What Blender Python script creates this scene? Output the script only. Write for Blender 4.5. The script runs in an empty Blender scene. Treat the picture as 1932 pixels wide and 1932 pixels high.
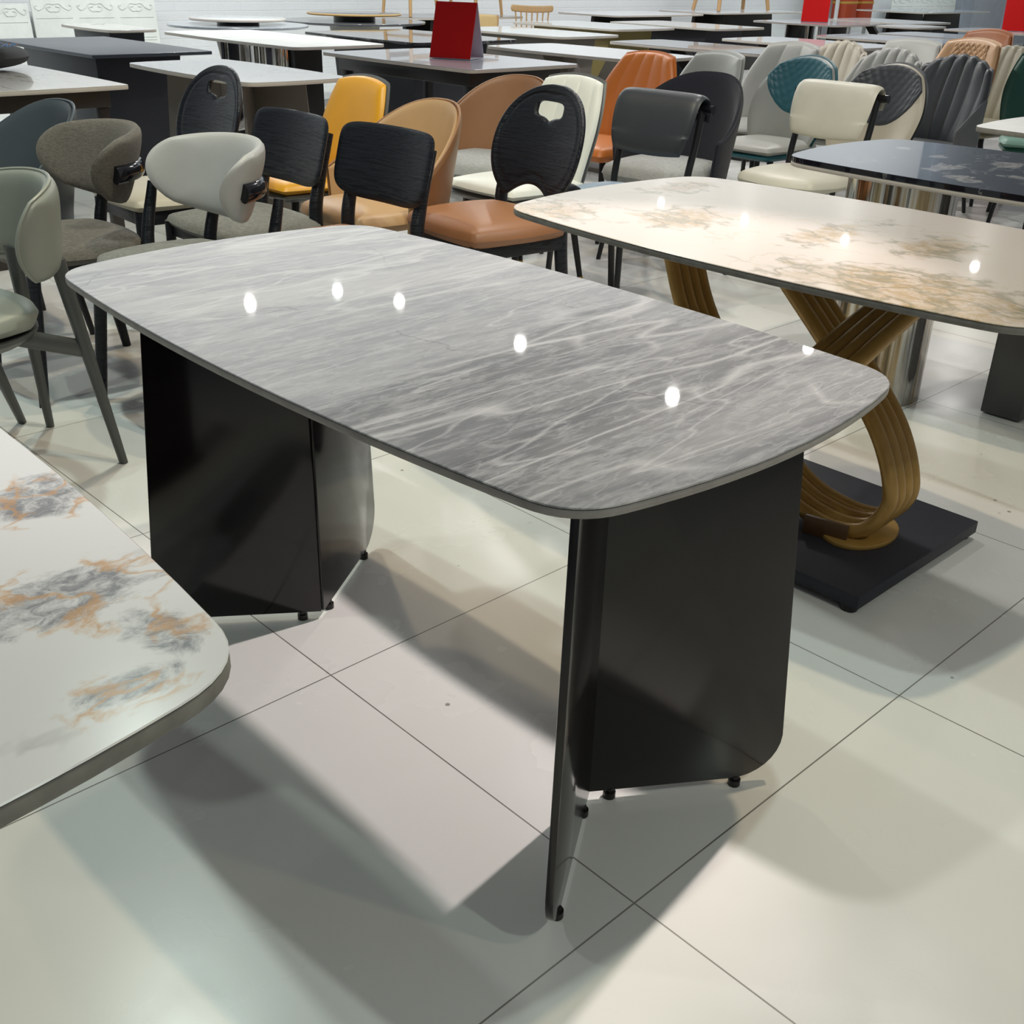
import bpy, bmesh, math, random
from mathutils import Vector, Matrix
random.seed(7)
sc = bpy.context.scene
COL = sc.collection
PI = math.pi
V = Vector

# ------------------------------------------------------------------ materials
def nodes(name):
    m = bpy.data.materials.new(name); m.use_nodes = True
    nt = m.node_tree
    return m, nt, nt.nodes['Principled BSDF']

def N(nt, kind, **kw):
    n = nt.nodes.new(kind)
    for k, v in kw.items():
        if k.startswith('i_'):
            key = k[2:]
            n.inputs[int(key) if key.isdigit() else key.replace('_', ' ')].default_value = v
        else: setattr(n, k, v)
    return n

def L(nt, a, b): nt.links.new(a, b)

def coords(nt, scale=(1,1,1), rot=(0,0,0), loc=(0,0,0)):
    tc = N(nt, 'ShaderNodeTexCoord'); mp = N(nt, 'ShaderNodeMapping')
    mp.inputs['Scale'].default_value = scale; mp.inputs['Rotation'].default_value = rot; mp.inputs['Location'].default_value = loc
    L(nt, tc.outputs['Object'], mp.inputs['Vector']); return mp.outputs['Vector']

def noise(nt, vec, scale, detail=4, rough=.55, dist=0):
    n = N(nt, 'ShaderNodeTexNoise', i_Scale=scale, i_Detail=detail, i_Roughness=rough, i_Distortion=dist)
    L(nt, vec, n.inputs['Vector']); return n.outputs['Fac']

def ramp(nt, fac, stops, interp='LINEAR'):
    r = N(nt, 'ShaderNodeValToRGB'); r.color_ramp.interpolation = interp
    e = r.color_ramp.elements
    while len(e) < len(stops): e.new(.5)
    for el, (p, c) in zip(e, stops):
        el.position = p; el.color = (c, c, c, 1) if not isinstance(c, tuple) else (*c, 1)
    L(nt, fac, r.inputs['Fac']); return r.outputs['Color']

def mix(nt, fac, a, b, mode='MIX'):
    n = N(nt, 'ShaderNodeMix', data_type='RGBA', blend_type=mode)
    for s, v in ((n.inputs['Factor'], fac), (n.inputs[6], a), (n.inputs[7], b)):
        if hasattr(v, 'links') or isinstance(v, bpy.types.NodeSocket): L(nt, v, s)
        elif isinstance(v, (int, float)): s.default_value = v
        else: s.default_value = (*v, 1) if len(v) == 3 else v
    return n.outputs[2]

def mth(nt, op, a, b=0.0, c=None):
    n = N(nt, 'ShaderNodeMath', operation=op)
    for i, v in enumerate((a, b) if c is None else (a, b, c)):
        if isinstance(v, bpy.types.NodeSocket): L(nt, v, n.inputs[i])
        else: n.inputs[i].default_value = v
    return n.outputs[0]

def bump(nt, bsdf, h, strength=.2, dist=.01):
    b = N(nt, 'ShaderNodeBump', i_Strength=strength, i_Distance=dist)
    L(nt, h, b.inputs['Height']); L(nt, b.outputs['Normal'], bsdf.inputs['Normal'])

def plain(name, col, rough=.45, metal=0, spec=.5, coat=0, var=.06, vs=6, bs=None, bstr=.15):
    m, nt, b = nodes(name)
    v = coords(nt); f = noise(nt, v, vs, 3)
    c = mix(nt, ramp(nt, f, [(.3, 0.0), (.7, 1.0)]), tuple(max(0, x*(1-var)) for x in col), tuple(min(1, x*(1+var)) for x in col))
    L(nt, c, b.inputs['Base Color'])
    b.inputs['Roughness'].default_value = rough; b.inputs['Metallic'].default_value = metal
    b.inputs['Specular IOR Level'].default_value = spec; b.inputs['Coat Weight'].default_value = coat
    b.inputs['Coat Roughness'].default_value = .1
    if bs: bump(nt, b, noise(nt, v, bs, 2), bstr, .002)
    return m

def leather(name, col, rough=.42): return plain(name, col, rough, bs=260, bstr=.12, var=.05)

def fabric(name, col, amt=.35):
    m, nt, b = nodes(name)
    v = coords(nt, (1,1,1)); f = noise(nt, v, 330, 3, .7); w = noise(nt, coords(nt, (60,60,420)), 1, 2); w2 = noise(nt, coords(nt, (420,420,60)), 1, 2)
    k = mth(nt, 'ADD', mth(nt, 'MULTIPLY', w, .5), mth(nt, 'MULTIPLY', w2, .5))
    c = mix(nt, ramp(nt, k, [(.36, 0.0), (.62, 1.0)]), tuple(x*(1-amt) for x in col), tuple(min(1, x*(1+amt)) for x in col))
    c = mix(nt, ramp(nt, noise(nt, v, 9, 3), [(.35, 0.0), (.7, .35)]), c, tuple(x*.8 for x in col))
    L(nt, c, b.inputs['Base Color']); b.inputs['Roughness'].default_value = .9
    b.inputs['Sheen Weight'].default_value = .15
    bump(nt, b, mth(nt, 'ADD', k, f), .5, .003); return m

def blackwood(name, col=(.006,.0075,.0115)):
    m, nt, b = nodes(name)
    w = noise(nt, coords(nt, (5,5,95)), 1.3, 5, .6, .6)
    g = ramp(nt, w, [(.42, 0.0), (.5, 1.0), (.6, .2)])
    L(nt, mix(nt, g, col, tuple(x*1.6 for x in col)), b.inputs['Base Color'])
    b.inputs['Roughness'].default_value = .32; b.inputs['Specular IOR Level'].default_value = .36
    bump(nt, b, g, .35, .003); return m

def oak(name, a=(.42,.25,.11), c=(.55,.34,.16)):
    m, nt, b = nodes(name)
    w = noise(nt, coords(nt, (30,30,3)), 1.5, 4, .6, .5)
    L(nt, mix(nt, w, a, c), b.inputs['Base Color']); b.inputs['Roughness'].default_value = .45; return m

def warp(nt, vec, amt, scale=2.2, detail=5):
    wn = N(nt, 'ShaderNodeTexNoise', i_Scale=scale, i_Detail=detail); L(nt, vec, wn.inputs['Vector'])
    s_ = N(nt, 'ShaderNodeVectorMath', operation='SUBTRACT'); L(nt, wn.outputs['Color'], s_.inputs[0]); s_.inputs[1].default_value = (.5,.5,.5)
    k = N(nt, 'ShaderNodeVectorMath', operation='SCALE'); L(nt, s_.outputs[0], k.inputs[0]); k.inputs['Scale'].default_value = amt
    a = N(nt, 'ShaderNodeVectorMath', operation='ADD'); L(nt, vec, a.inputs[0]); L(nt, k.outputs[0], a.inputs[1]); return a.outputs[0]

def ridge(nt, vec, scale, width, detail=3, gate=None):
    n = noise(nt, vec, scale, detail, .5)
    r = ramp(nt, mth(nt, 'ABSOLUTE', mth(nt, 'SUBTRACT', n, .5)), [(0.0, 1.0), (width, 0.0)])
    if gate: r = mth(nt, 'MULTIPLY', r, ramp(nt, noise(nt, vec, scale*1.3, 2), [(gate-.06, 0.0), (gate+.08, 1.0)]))
    return r

def clusters(nt, vec, spots):
    """mask that is 1 at the given veined patches (x, y, rx, ry) and fades out around them"""
    out = None
    for x, y, rx, ry in spots:
        mp = N(nt, 'ShaderNodeMapping'); L(nt, vec, mp.inputs['Vector'])
        mp.inputs['Scale'].default_value = (1/rx, 1/ry, 0); mp.inputs['Location'].default_value = (-x/rx, -y/ry, 0)
        ln = N(nt, 'ShaderNodeVectorMath', operation='LENGTH'); L(nt, mp.outputs['Vector'], ln.inputs[0])
        m_ = mth(nt, 'SUBTRACT', 1.0, mth(nt, 'MULTIPLY', ln.outputs['Value'], .5))
        out = m_ if out is None else mth(nt, 'MAXIMUM', out, m_)
    return mth(nt, 'MAXIMUM', out, 0.0)

def slate(name):
    m, nt, b = nodes(name)
    o = coords(nt)
    vr = warp(nt, coords(nt, (1.3,5.0,1), (0,0,math.radians(5))), .45)
    bands = noise(nt, vr, 1.2, 5, .6)
    base = ramp(nt, bands, [(.30, (.120,.123,.130)), (.43, (.20,.20,.202)), (.50, (.148,.150,.156)), (.60, (.235,.232,.226)), (.8, (.17,.17,.173))])
    # darker cloudy zones across the near third; far end lightened to paint its reflection
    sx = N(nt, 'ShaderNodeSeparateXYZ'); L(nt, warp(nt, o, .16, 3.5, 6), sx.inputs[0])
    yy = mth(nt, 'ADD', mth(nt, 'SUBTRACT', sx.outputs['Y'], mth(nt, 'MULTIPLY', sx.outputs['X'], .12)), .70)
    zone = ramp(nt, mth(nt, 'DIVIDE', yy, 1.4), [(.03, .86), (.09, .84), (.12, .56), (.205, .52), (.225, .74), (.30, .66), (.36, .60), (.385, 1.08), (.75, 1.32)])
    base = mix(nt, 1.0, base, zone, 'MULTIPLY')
    fine = noise(nt, warp(nt, coords(nt, (13,75,1), (0,0,math.radians(8))), 1.2, 1.2, 3), 1, 7, .72)
    crk = ridge(nt, warp(nt, coords(nt, (9,30,1), (0,0,math.radians(10))), .9, 1.5), 1.0, .035, 5)
    base = mix(nt, ramp(nt, fine, [(.47, 0.0), (.60, .42), (.75, .6)]), base, (.33,.33,.325))
    base = mix(nt, mth(nt, 'MULTIPLY', crk, .30), base, (.38,.378,.37))
    for rot, st, sc_, wd, amt, gate, lc in ((3, (.45,2.6,1), 1.6, .013, .62, .42, 3.1), (9, (.6,4.4,1), 1.8, .009, .5, .45, 7.7), (-4, (.5,3.0,1), 2.2, .008, .45, .45, 5.2), (82, (.5,2.2,1), 1.5, .010, .5, .46, 1.3), (40, (.7,2.4,1), 2.0, .007, .6, .5, 9.2)):
        vv = warp(nt, coords(nt, st, (0,0,math.radians(rot)), (lc, lc*.7, 0)), .09, 3.5, 8)
        base = mix(nt, mth(nt, 'MULTIPLY', ridge(nt, vv, sc_, wd, 2, gate), amt), base, (.45,.445,.435))
    vo = N(nt, 'ShaderNodeTexVoronoi', feature='DISTANCE_TO_EDGE', i_Scale=1.9); L(nt, warp(nt, coords(nt, (1,1.3,1), (0,0,.5)), .22, 5, 5), vo.inputs['Vector'])
    cr = ramp(nt, vo.outputs['Distance'], [(0.0, 1.0), (.007, 0.0)])
    crack = mth(nt, 'MULTIPLY', cr, ramp(nt, noise(nt, o, 2.6, 2), [(.50, 0.0), (.56, 1.0)]))
    base = mix(nt, mth(nt, 'MULTIPLY', crack, .65), base, (.075,.075,.08))
    L(nt, base, b.inputs['Base Color'])
    b.inputs['Roughness'].default_value = .34; b.inputs['Specular IOR Level'].default_value = .45
    b.inputs['Coat Weight'].default_value = .55; b.inputs['Coat Roughness'].default_value = .025
    bump(nt, b, mth(nt, 'SUBTRACT', mth(nt, 'ADD', fine, mth(nt, 'MULTIPLY', crk, .25)), mth(nt, 'MULTIPLY', crack, .5)), .20, .004); return m

def marble(name, base, blotch, vein, spots=None, thr=.5, tscale=9, vscale=2.0, vw=.02, rough=.22, stretch=(1,1,1), rot=0, extra=None, vamt=.8, bamt=.8, loc=(0,0,0), bscale=1.6, bpos=(.55,.68), soft=.09):
    m, nt, b = nodes(name)
    o = coords(nt)
    v = coords(nt, stretch, (0,0,math.radians(rot)), loc)
    tex = noise(nt, warp(nt, v, .12, 4), tscale, 8, .68, .5)
    if spots: mask = mth(nt, 'ADD', mth(nt, 'MULTIPLY', clusters(nt, warp(nt, o, .10, 5), spots), .55), mth(nt, 'MULTIPLY', tex, .75))
    else: mask = mth(nt, 'ADD', mth(nt, 'MULTIPLY', noise(nt, v, bscale, 2, .5), .72), mth(nt, 'MULTIPLY', tex, .28))
    lo, hi = (thr, thr+soft) if spots else bpos
    wisp = ramp(nt, noise(nt, warp(nt, v, .06, 9), tscale*3.2, 8, .75, .8), [(.36, .12), (.58, 1.0)])
    c = mix(nt, mth(nt, 'MULTIPLY', mth(nt, 'MULTIPLY', ramp(nt, mask, [(lo, 0.0), (hi, 1.0)]), wisp), bamt), base, blotch)
    n = ridge(nt, warp(nt, v, .25, 3, 6), vscale, vw, 5, .5)
    c = mix(nt, mth(nt, 'MULTIPLY', n, vamt), c, vein)
    if extra:
        col, sc_, w, amt = extra
        a2 = ridge(nt, warp(nt, coords(nt, stretch, (0,0,math.radians(rot)), (loc[0]+5,loc[1]+2,0)), .15, 6), sc_, w, 6)
        c = mix(nt, mth(nt, 'MULTIPLY', mth(nt, 'MULTIPLY', a2, ramp(nt, mask, [(lo-.12, 0.0), (lo, 1.0)])), amt), c, col)
    L(nt, c, b.inputs['Base Color']); b.inputs['Roughness'].default_value = rough
    b.inputs['Coat Weight'].default_value = .6; b.inputs['Coat Roughness'].default_value = .02; b.inputs['Specular IOR Level'].default_value = .3
    return m

def floor_mat():
    m, nt, b = nodes('floor_tile')
    v = coords(nt, (1,1,1), (0,0,0), (-1.0012+.8*20, -.7440+.8*20, 0))
    br = N(nt, 'ShaderNodeTexBrick', offset=0.0, squash=1.0, i_Scale=1.0)
    br.inputs['Mortar Size'].default_value = .0016; br.inputs['Mortar Smooth'].default_value = .2
    br.inputs['Brick Width'].default_value = .8; br.inputs['Row Height'].default_value = .8; br.inputs['Bias'].default_value = 0
    br.inputs['Color1'].default_value = (.70,.70,.665,1); br.inputs['Color2'].default_value = (.735,.73,.695,1); br.inputs['Mortar'].default_value = (.17,.16,.14,1)
    L(nt, v, br.inputs['Vector'])
    o = coords(nt)
    c = mix(nt, ramp(nt, noise(nt, o, 1.1, 4, .6), [(.35, 0.0), (.7, .30)]), br.outputs['Color'], (.60,.585,.54))
    sm = noise(nt, o, 26, 8, .72)
    c = mix(nt, mth(nt, 'MULTIPLY', ramp(nt, sm, [(.62, 0.0), (.85, .30)]), ramp(nt, noise(nt, o, 2.3, 2), [(.5, 0.0), (.62, 1.0)])), c, (.38,.33,.24))
    sp = N(nt, 'ShaderNodeTexVoronoi', i_Scale=7.5); L(nt, o, sp.inputs['Vector'])
    dots = mth(nt, 'MULTIPLY', ramp(nt, sp.outputs['Distance'], [(.028, 1.0), (.045, 0.0)]), ramp(nt, noise(nt, o, 3.1, 2), [(.45, 0.0), (.50, 1.0)]))
    c = mix(nt, mth(nt, 'MULTIPLY', dots, .75), c, (.12,.10,.07))
    L(nt, c, b.inputs['Base Color'])
    L(nt, ramp(nt, noise(nt, o, 3.0, 4), [(.3, .20), (.7, .30)]), b.inputs['Roughness'])
    b.inputs['Specular IOR Level'].default_value = .38
    h = mth(nt, 'ADD', mth(nt, 'MULTIPLY', br.outputs['Fac'], -1.0), mth(nt, 'MULTIPLY', noise(nt, o, 160, 2), .10))
    bump(nt, b, h, .25, .002); return m

def wall_mat():
    m, nt, b = nodes('embossed_wall')
    tc = N(nt, 'ShaderNodeTexCoord'); mp = N(nt, 'ShaderNodeMapping'); mp.inputs['Rotation'].default_value = (PI/2,0,0)
    L(nt, tc.outputs['Object'], mp.inputs['Vector'])
    br = N(nt, 'ShaderNodeTexBrick', i_Scale=1.0); br.inputs['Brick Width'].default_value = .38; br.inputs['Row Height'].default_value = .085
    br.inputs['Mortar Size'].default_value = .006; br.inputs['Mortar Smooth'].default_value = .6; L(nt, mp.outputs['Vector'], br.inputs['Vector'])
    L(nt, mix(nt, noise(nt, coords(nt), 1.2, 3), (.66,.68,.69), (.74,.755,.76)), b.inputs['Base Color']); b.inputs['Roughness'].default_value = .6
    h = mth(nt, 'ADD', mth(nt, 'MULTIPLY', br.outputs['Fac'], -1.0), mth(nt, 'MULTIPLY', noise(nt, coords(nt, (14,1,40)), 1, 4), .6))
    bump(nt, b, h, .35, .010); return m

BLK = plain('black_powder_coat', (.014,.0125,.0125), .30, spec=.45, var=.15, bs=500, bstr=.05)
BRONZE = plain('bronze_black_steel', (.008,.006,.0065), .12, spec=.5, var=.1)
BLKM = plain('black_metal_leg', (.012,.013,.015), .35)
WOODB = blackwood('black_stained_ash')
GREYW = plain('grey_painted_wood', (.075,.078,.075), .38)
DKNAVY = plain('matte_navy_black', (.018,.019,.028), .55, bs=300, bstr=.1)
EDGE = plain('ceramic_edge', (.30,.275,.25), .55, var=.12, vs=30)
EDGEG = plain('grey_ceramic_edge', (.20,.19,.165), .55, var=.15, vs=40)
EDGEP = plain('pale_ceramic_edge', (.52,.47,.42), .5)
CHROME = plain('mirror_chrome', (.78,.77,.75), .04, metal=1, var=.02)
GOLD = None
def gold_mat():
    m, nt, b = nodes('antique_gold')
    w = noise(nt, coords(nt, (12,12,4)), 3, 4)
    L(nt, mix(nt, w, (.34,.19,.045), (.50,.30,.085)), b.inputs['Base Color'])
    b.inputs['Roughness'].default_value = .33; b.inputs['Metallic'].default_value = .25; return m
GOLD = gold_mat()
OAK = oak('light_oak')
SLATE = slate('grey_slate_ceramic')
WHITEM = marble('white_marble', (.64,.635,.63), (.16,.16,.175), (.36,.35,.36), [(.27,-.44,.10,.05), (.13,-.40,.09,.04), (.31,-.54,.035,.06), (.245,-.61,.05,.03), (.31,-.22,.07,.05), (.15,-.12,.12,.04)], .70, 11, 2.2, .012, extra=((.50,.26,.08), 9, .035, .75), bamt=.9, vamt=.6, stretch=(1,1.3,1), rot=-20, loc=(.4,.9,0), soft=.10)
CREAM = marble('cream_marble', (.57,.50,.43), (.36,.24,.09), (.36,.27,.13), [(-.33,.56,.13,.10), (.20,.54,.12,.05), (-.12,.30,.12,.09), (.0,-.02,.16,.05), (-.30,-.40,.13,.24), (.08,-.24,.10,.08)], .60, 10, 3.0, .008, extra=((.20,.18,.10), 9, .05, .7), bamt=.85, vamt=.3, stretch=(1.2,.8,1), loc=(.35,1.2,0), soft=.16)
BLACKM = marble('black_marble', (.010,.010,.016), (.34,.32,.31), (.42,.40,.38), [(.14,.53,.05,.04), (.07,.36,.06,.05), (.09,.16,.08,.06), (-.12,.03,.05,.06), (-.27,.12,.06,.05), (-.1,.25,.12,.06), (.1,-.1,.2,.1)], .72, 12, 4, .007, rough=.07, stretch=(.7,1.2,1), rot=10, bamt=.9, vamt=.4, soft=.04)
PALEM = marble('pale_marble', (.66,.68,.70), (.45,.47,.5), (.36,.38,.4), bscale=1.8, bpos=(.6,.75), vscale=2.2, vw=.008, bamt=.5, vamt=.6)
WARMM = marble('warm_white_marble', (.74,.72,.68), (.5,.46,.38), (.40,.36,.28), bscale=2.4, bpos=(.6,.7), vscale=2.6, vw=.014, stretch=(3.5,.6,1), vamt=1.0)
BLUEG = marble('blue_grey_ceramic', (.42,.45,.50), (.34,.36,.4), (.55,.57,.6), bscale=1.4, bpos=(.5,.7), vscale=2, vw=.006, bamt=.6)
GRAPH = marble('graphite_ceramic', (.10,.10,.11), (.06,.06,.07), (.2,.2,.2), bscale=2, bpos=(.5,.65), vscale=2, vw=.006)
NAVYT = plain('matte_navy_top', (.055,.065,.085), .32, var=.08)
DMARB = marble('dark_marble_gloss', (.03,.03,.035), (.3,.3,.3), (.4,.4,.4), bscale=4, bpos=(.58,.64), vscale=4, vw=.01, rough=.08)
MIRROR_REFL = None
def mirror_refl_mat():
    m, nt, b = nodes('mirror_painted_reflections')
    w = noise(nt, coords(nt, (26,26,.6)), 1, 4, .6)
    L(nt, ramp(nt, w, [(.3, (.05,.045,.04)), (.45, (.35,.27,.16)), (.55, (.62,.60,.57)), (.65, (.10,.09,.085)), (.8, (.5,.5,.5))]), b.inputs['Base Color'])  # bands of reflected surroundings painted into the mirror's colour
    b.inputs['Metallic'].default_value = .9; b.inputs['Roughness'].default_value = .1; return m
MIRROR_REFL = mirror_refl_mat()

# ------------------------------------------------------------------ mesh helpers
class MB:
    def __init__(s): s.v = []; s.f = []
    def add(s, vs, fs):
        o = len(s.v); s.v += [V(p) for p in vs]; s.f += [[i+o for i in f] for f in fs]; return s
    def box(s, c, d, rz=0, taper=1.0):
        x, y, z = d[0]/2, d[1]/2, d[2]/2; r = Matrix.Rotation(rz, 3, 'Z'); c = V(c)
        vs = []
        for sz in (-1, 1):
            k = taper if sz < 0 else 1
            for a, b in ((-1,-1),(1,-1),(1,1),(-1,1)): vs.append(c + r @ V((a*x*k, b*y*k, sz*z)))
        return s.add(vs, [[3,2,1,0],[4,5,6,7],[0,1,5,4],[1,2,6,5],[2,3,7,6],[3,0,4,7]])
    def tube(s, pts, r, n=10, closed=False, flat=None):
        pts = [V(p) for p in pts]; m = len(pts)
        rr = r if isinstance(r, (list, tuple)) else [r]*m
        tang = []
        for i in range(m):
            a = pts[(i-1) % m] if (closed or i > 0) else pts[i]; b = pts[(i+1) % m] if (closed or i < m-1) else pts[i]
            tang.append((b-a).normalized())
        up = V((0,0,1)) if abs(tang[0].z) < .9 else V((1,0,0))
        nrm = (up - tang[0]*up.dot(tang[0])).normalized()
        rings = []
        for i in range(m):
            if i:
                nrm = (nrm - tang[i]*nrm.dot(tang[i]))
                nrm = nrm.normalized() if nrm.length > 1e-6 else V((1,0,0))
            bi = tang[i].cross(nrm); ring = []
            for k in range(n):
                a = 2*PI*k/n
                fa, fb = (1, 1) if not flat else flat
                ring.append(pts[i] + nrm*math.cos(a)*rr[i]*fa + bi*math.sin(a)*rr[i]*fb)
            rings.append(ring)
        vs = [p for q in rings for p in q]; fs = []
        for i in range(m if closed else m-1):
            j = (i+1) % m
            for k in range(n): fs.append([i*n+k, i*n+(k+1) % n, j*n+(k+1) % n, j*n+k])
        if not closed: fs.append(list(range(n))[::-1]); fs.append([(m-1)*n+k for k in range(n)])
        return s.add(vs, fs)
    def lathe(s, c, prof, n=32):
        c = V(c); vs = []; fs = []
        for (r, z) in prof:
            for k in range(n): a = 2*PI*k/n; vs.append(c+V((r*math.cos(a), r*math.sin(a), z)))
        for i in range(len(prof)-1):
            for k in range(n): fs.append([i*n+k, i*n+(k+1) % n, (i+1)*n+(k+1) % n, (i+1)*n+k])
        fs.append(list(range(n))[::-1]); fs.append([(len(prof)-1)*n+k for k in range(n)])
        return s.add(vs, fs)
    def prism(s, outline, z0, z1):
        n = len(outline); vs = [V((x, y, z0)) for x, y in outline] + [V((x, y, z1)) for x, y in outline]
        fs = [list(range(n))[::-1], list(range(n, 2*n))] + [[i, (i+1) % n, n+(i+1) % n, n+i] for i in range(n)]
        return s.add(vs, fs)
    def plate(s, poly, normal, th):          # flat polygon (3d points) given thickness
        n = V(normal).normalized()*th/2; k = len(poly)
        vs = [V(p)-n for p in poly] + [V(p)+n for p in poly]
        fs = [list(range(k))[::-1], list(range(k, 2*k))] + [[i, (i+1) % k, k+(i+1) % k, k+i] for i in range(k)]
        return s.add(vs, fs)
    def pad(s, P, th=.03, nu=24, nv=20, front=.5, back=.5, prof=8, ft=None):
        us = [math.sin(PI/2*(-1+2*i/nu))*.45 + (-1+2*i/nu)*.55 for i in range(nu+1)]
        vs_ = [math.sin(PI/2*(-1+2*j/nv))*.45 + (-1+2*j/nv)*.55 for j in range(nv+1)]
        A = []; B = []; e = 1e-3
        for v in vs_:
            for u in us:
                p = V(P(u, v)); uc, vc = max(-1+e, min(1-e, u))*.999, max(-1+e, min(1-e, v))*.999
                du = V(P(uc+e, vc)) - V(P(uc-e, vc)); dv = V(P(uc, vc+e)) - V(P(uc, vc-e))
                n = du.cross(dv); n = n.normalized() if n.length > 1e-12 else V((0,-1,0))
                w = max(abs(u), abs(v)); t = th*math.sqrt(max(0, 1-w**prof))
                k = ft(u, v) if ft else 0
                A.append(p + n*(t*front + k*(t/th if th else 0))); B.append(p - n*t*back)
        o = (nu+1); fs = []
        M_ = len(A)
        for j in range(nv):
            for i in range(nu):
                a = j*o+i; q = [a, a+1, a+o+1, a+o]
                fs.append(q); fs.append([x+M_ for x in q[::-1]])
        return s.add(A+B, fs)
    def build(s, name, mat, parent=None, smooth=True, bevel=0, seg=2, angle=40, weld=True):
        me = bpy.data.meshes.new(name); bm = bmesh.new()
        vv = [bm.verts.new(p) for p in s.v]
        for f in s.f:
            try: bm.faces.new([vv[i] for i in f])
            except ValueError: pass
        if weld: bmesh.ops.remove_doubles(bm, verts=bm.verts, dist=1e-5)
        bm.normal_update()
        if bevel:
            es = [e for e in bm.edges if len(e.link_faces) == 2 and e.calc_face_angle(0) > math.radians(35)]
            bmesh.ops.bevel(bm, geom=es, offset=bevel, segments=seg, affect='EDGES', profile=.5, clamp_overlap=True)
        bmesh.ops.recalc_face_normals(bm, faces=bm.faces)
        bm.to_mesh(me); bm.free()
        me.materials.append(mat)
        if smooth:
            me.shade_smooth()
            try: me.set_sharp_from_angle(angle=math.radians(angle))
            except Exception: pass
        o = bpy.data.objects.new(name, me); COL.objects.link(o)
        if parent: o.parent = parent
        return o

def tag(o, label=None, cat=None, group=None, kind=None):
    if label: o['label'] = label
    if cat: o['category'] = cat
    if group: o['group'] = group
    if kind: o['kind'] = kind
    return o

def thing(name, label, cat, loc, rot=0, group=None):
    o = bpy.data.objects.new(name, None); COL.objects.link(o); o.empty_display_size = .1
    o.location = (loc[0], loc[1], loc[2] if len(loc) > 2 else 0); o.rotation_euler = (0, 0, math.radians(rot))
    return tag(o, label, cat, group)

def dup(root, loc, rot, label, group=None):
    r = root.copy(); COL.objects.link(r); r.location = loc; r.rotation_euler = (0,0,math.radians(rot)); r['label'] = label
    if group: r['group'] = group
    for ch in list(root.children):
        c = ch.copy(); COL.objects.link(c); c.parent = r
        for g in list(ch.children):
            d = g.copy(); COL.objects.link(d); d.parent = c
    return r

def sq(u, v, k):                     # square -> rounded outline
    return u*(1-k+k*math.sqrt(max(0, 1-v*v/2))), v*(1-k+k*math.sqrt(max(0, 1-u*u/2)))

def sup(u, v, p):                     # square -> superellipse with flat sides
    m = max(abs(u), abs(v))
    if m < 1e-6: return 0.0, 0.0
    k = m/(abs(u)**p+abs(v)**p)**(1/p)
    return u*k, v*k

def boat(x0, x1, y0, y1, bl, bs, r, n=14):
    """rounded slab outline: bl bulge of the long (y) sides, bs bulge of the short sides, r corner radius"""
    cx, cy, a, b = (x0+x1)/2, (y0+y1)/2, (x1-x0)/2, (y1-y0)/2
    out = []
    def side(p, q, nrm, bul):
        p, q, nrm = V((*p, 0)), V((*q, 0)), V((*nrm, 0)); d = (q-p); ln = d.length; r_ = min(r, ln*.3)
        return [p + d*t + nrm*bul*(4*t*(1-t)) for t in [r_/ln + (1-2*r_/ln)*i/n for i in range(n+1)]]
    S = [side((cx-a,cy-b),(cx+a,cy-b),(0,-1),bs), side((cx+a,cy-b),(cx+a,cy+b),(1,0),bl),
         side((cx+a,cy+b),(cx-a,cy+b),(0,1),bs), side((cx-a,cy+b),(cx-a,cy-b),(-1,0),bl)]
    for i in range(4):
        out += S[i]
        p, q = S[i][-1], S[(i+1) % 4][0]
        d1 = (S[i][-1]-S[i][-2]).normalized(); d2 = (S[(i+1) % 4][0]-S[(i+1) % 4][1]).normalized()
        # corner control point: intersection of the tangents
        den = d1.x*d2.y-d1.y*d2.x; t = ((q.x-p.x)*d2.y-(q.y-p.y)*d2.x)/den
        c = p+d1*t
        for k in range(1, 8):
            s = k/8; out.append(p*(1-s)**2 + c*2*s*(1-s) + q*s*s)
    return [(p.x, p.y) for p in out]

def slab(parent, out, z, th, top_mat, edge_mat, name='tabletop', skin=.0025, bev=.003, locz=0):
    o = MB().prism(out, z-th, z-skin).build(name if not edge_mat else 'tabletop', edge_mat or top_mat, parent, bevel=bev)
    if edge_mat:
        # ceramic surface is the thin skin of the same tabletop
        sk = MB().prism(out, z-skin*1.02, z).build('stone_surface', top_mat, o, bevel=.0012, seg=1)
    return o

# ------------------------------------------------------------------ setting
FLOORM = floor_mat()
o = MB().box((12, 3.5, -.05), (48, 18, .1)).build('floor', FLOORM, smooth=False); tag(o, kind='structure')
WALLM = wall_mat()
o = MB().box((9.0, 11.3, 2.75), (42, .2, 5.5)).build('wall_back', WALLM, smooth=False); tag(o, kind='structure')
PLAINW = plain('grey_painted_wall', (.50,.54,.58), .6)
o = MB().box((28.0, 11.18, 2.75), (10, .12, 5.5)).build('wall_back_grey', PLAINW, smooth=False); o.name = 'trim_1'; tag(o, kind='structure')
o = MB().box((22.55, 11.08, 2.75), (.5, .3, 5.5)).build('trim_2', plain('grey_pillar_paint', (.36,.40,.45), .6), smooth=False, bevel=.01); tag(o, kind='structure')
WHITEP = plain('white_paint', (.72,.73,.72), .7)
o = MB().box((-11.9, 3.5, 1.7), (.2, 16, 3.4)).build('wall_left', WHITEP, smooth=False); tag(o, kind='structure')
o = MB().box((35.9, 3.5, 1.7), (.2, 16, 3.4)).build('wall_right', WHITEP, smooth=False); tag(o, kind='structure')

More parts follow.
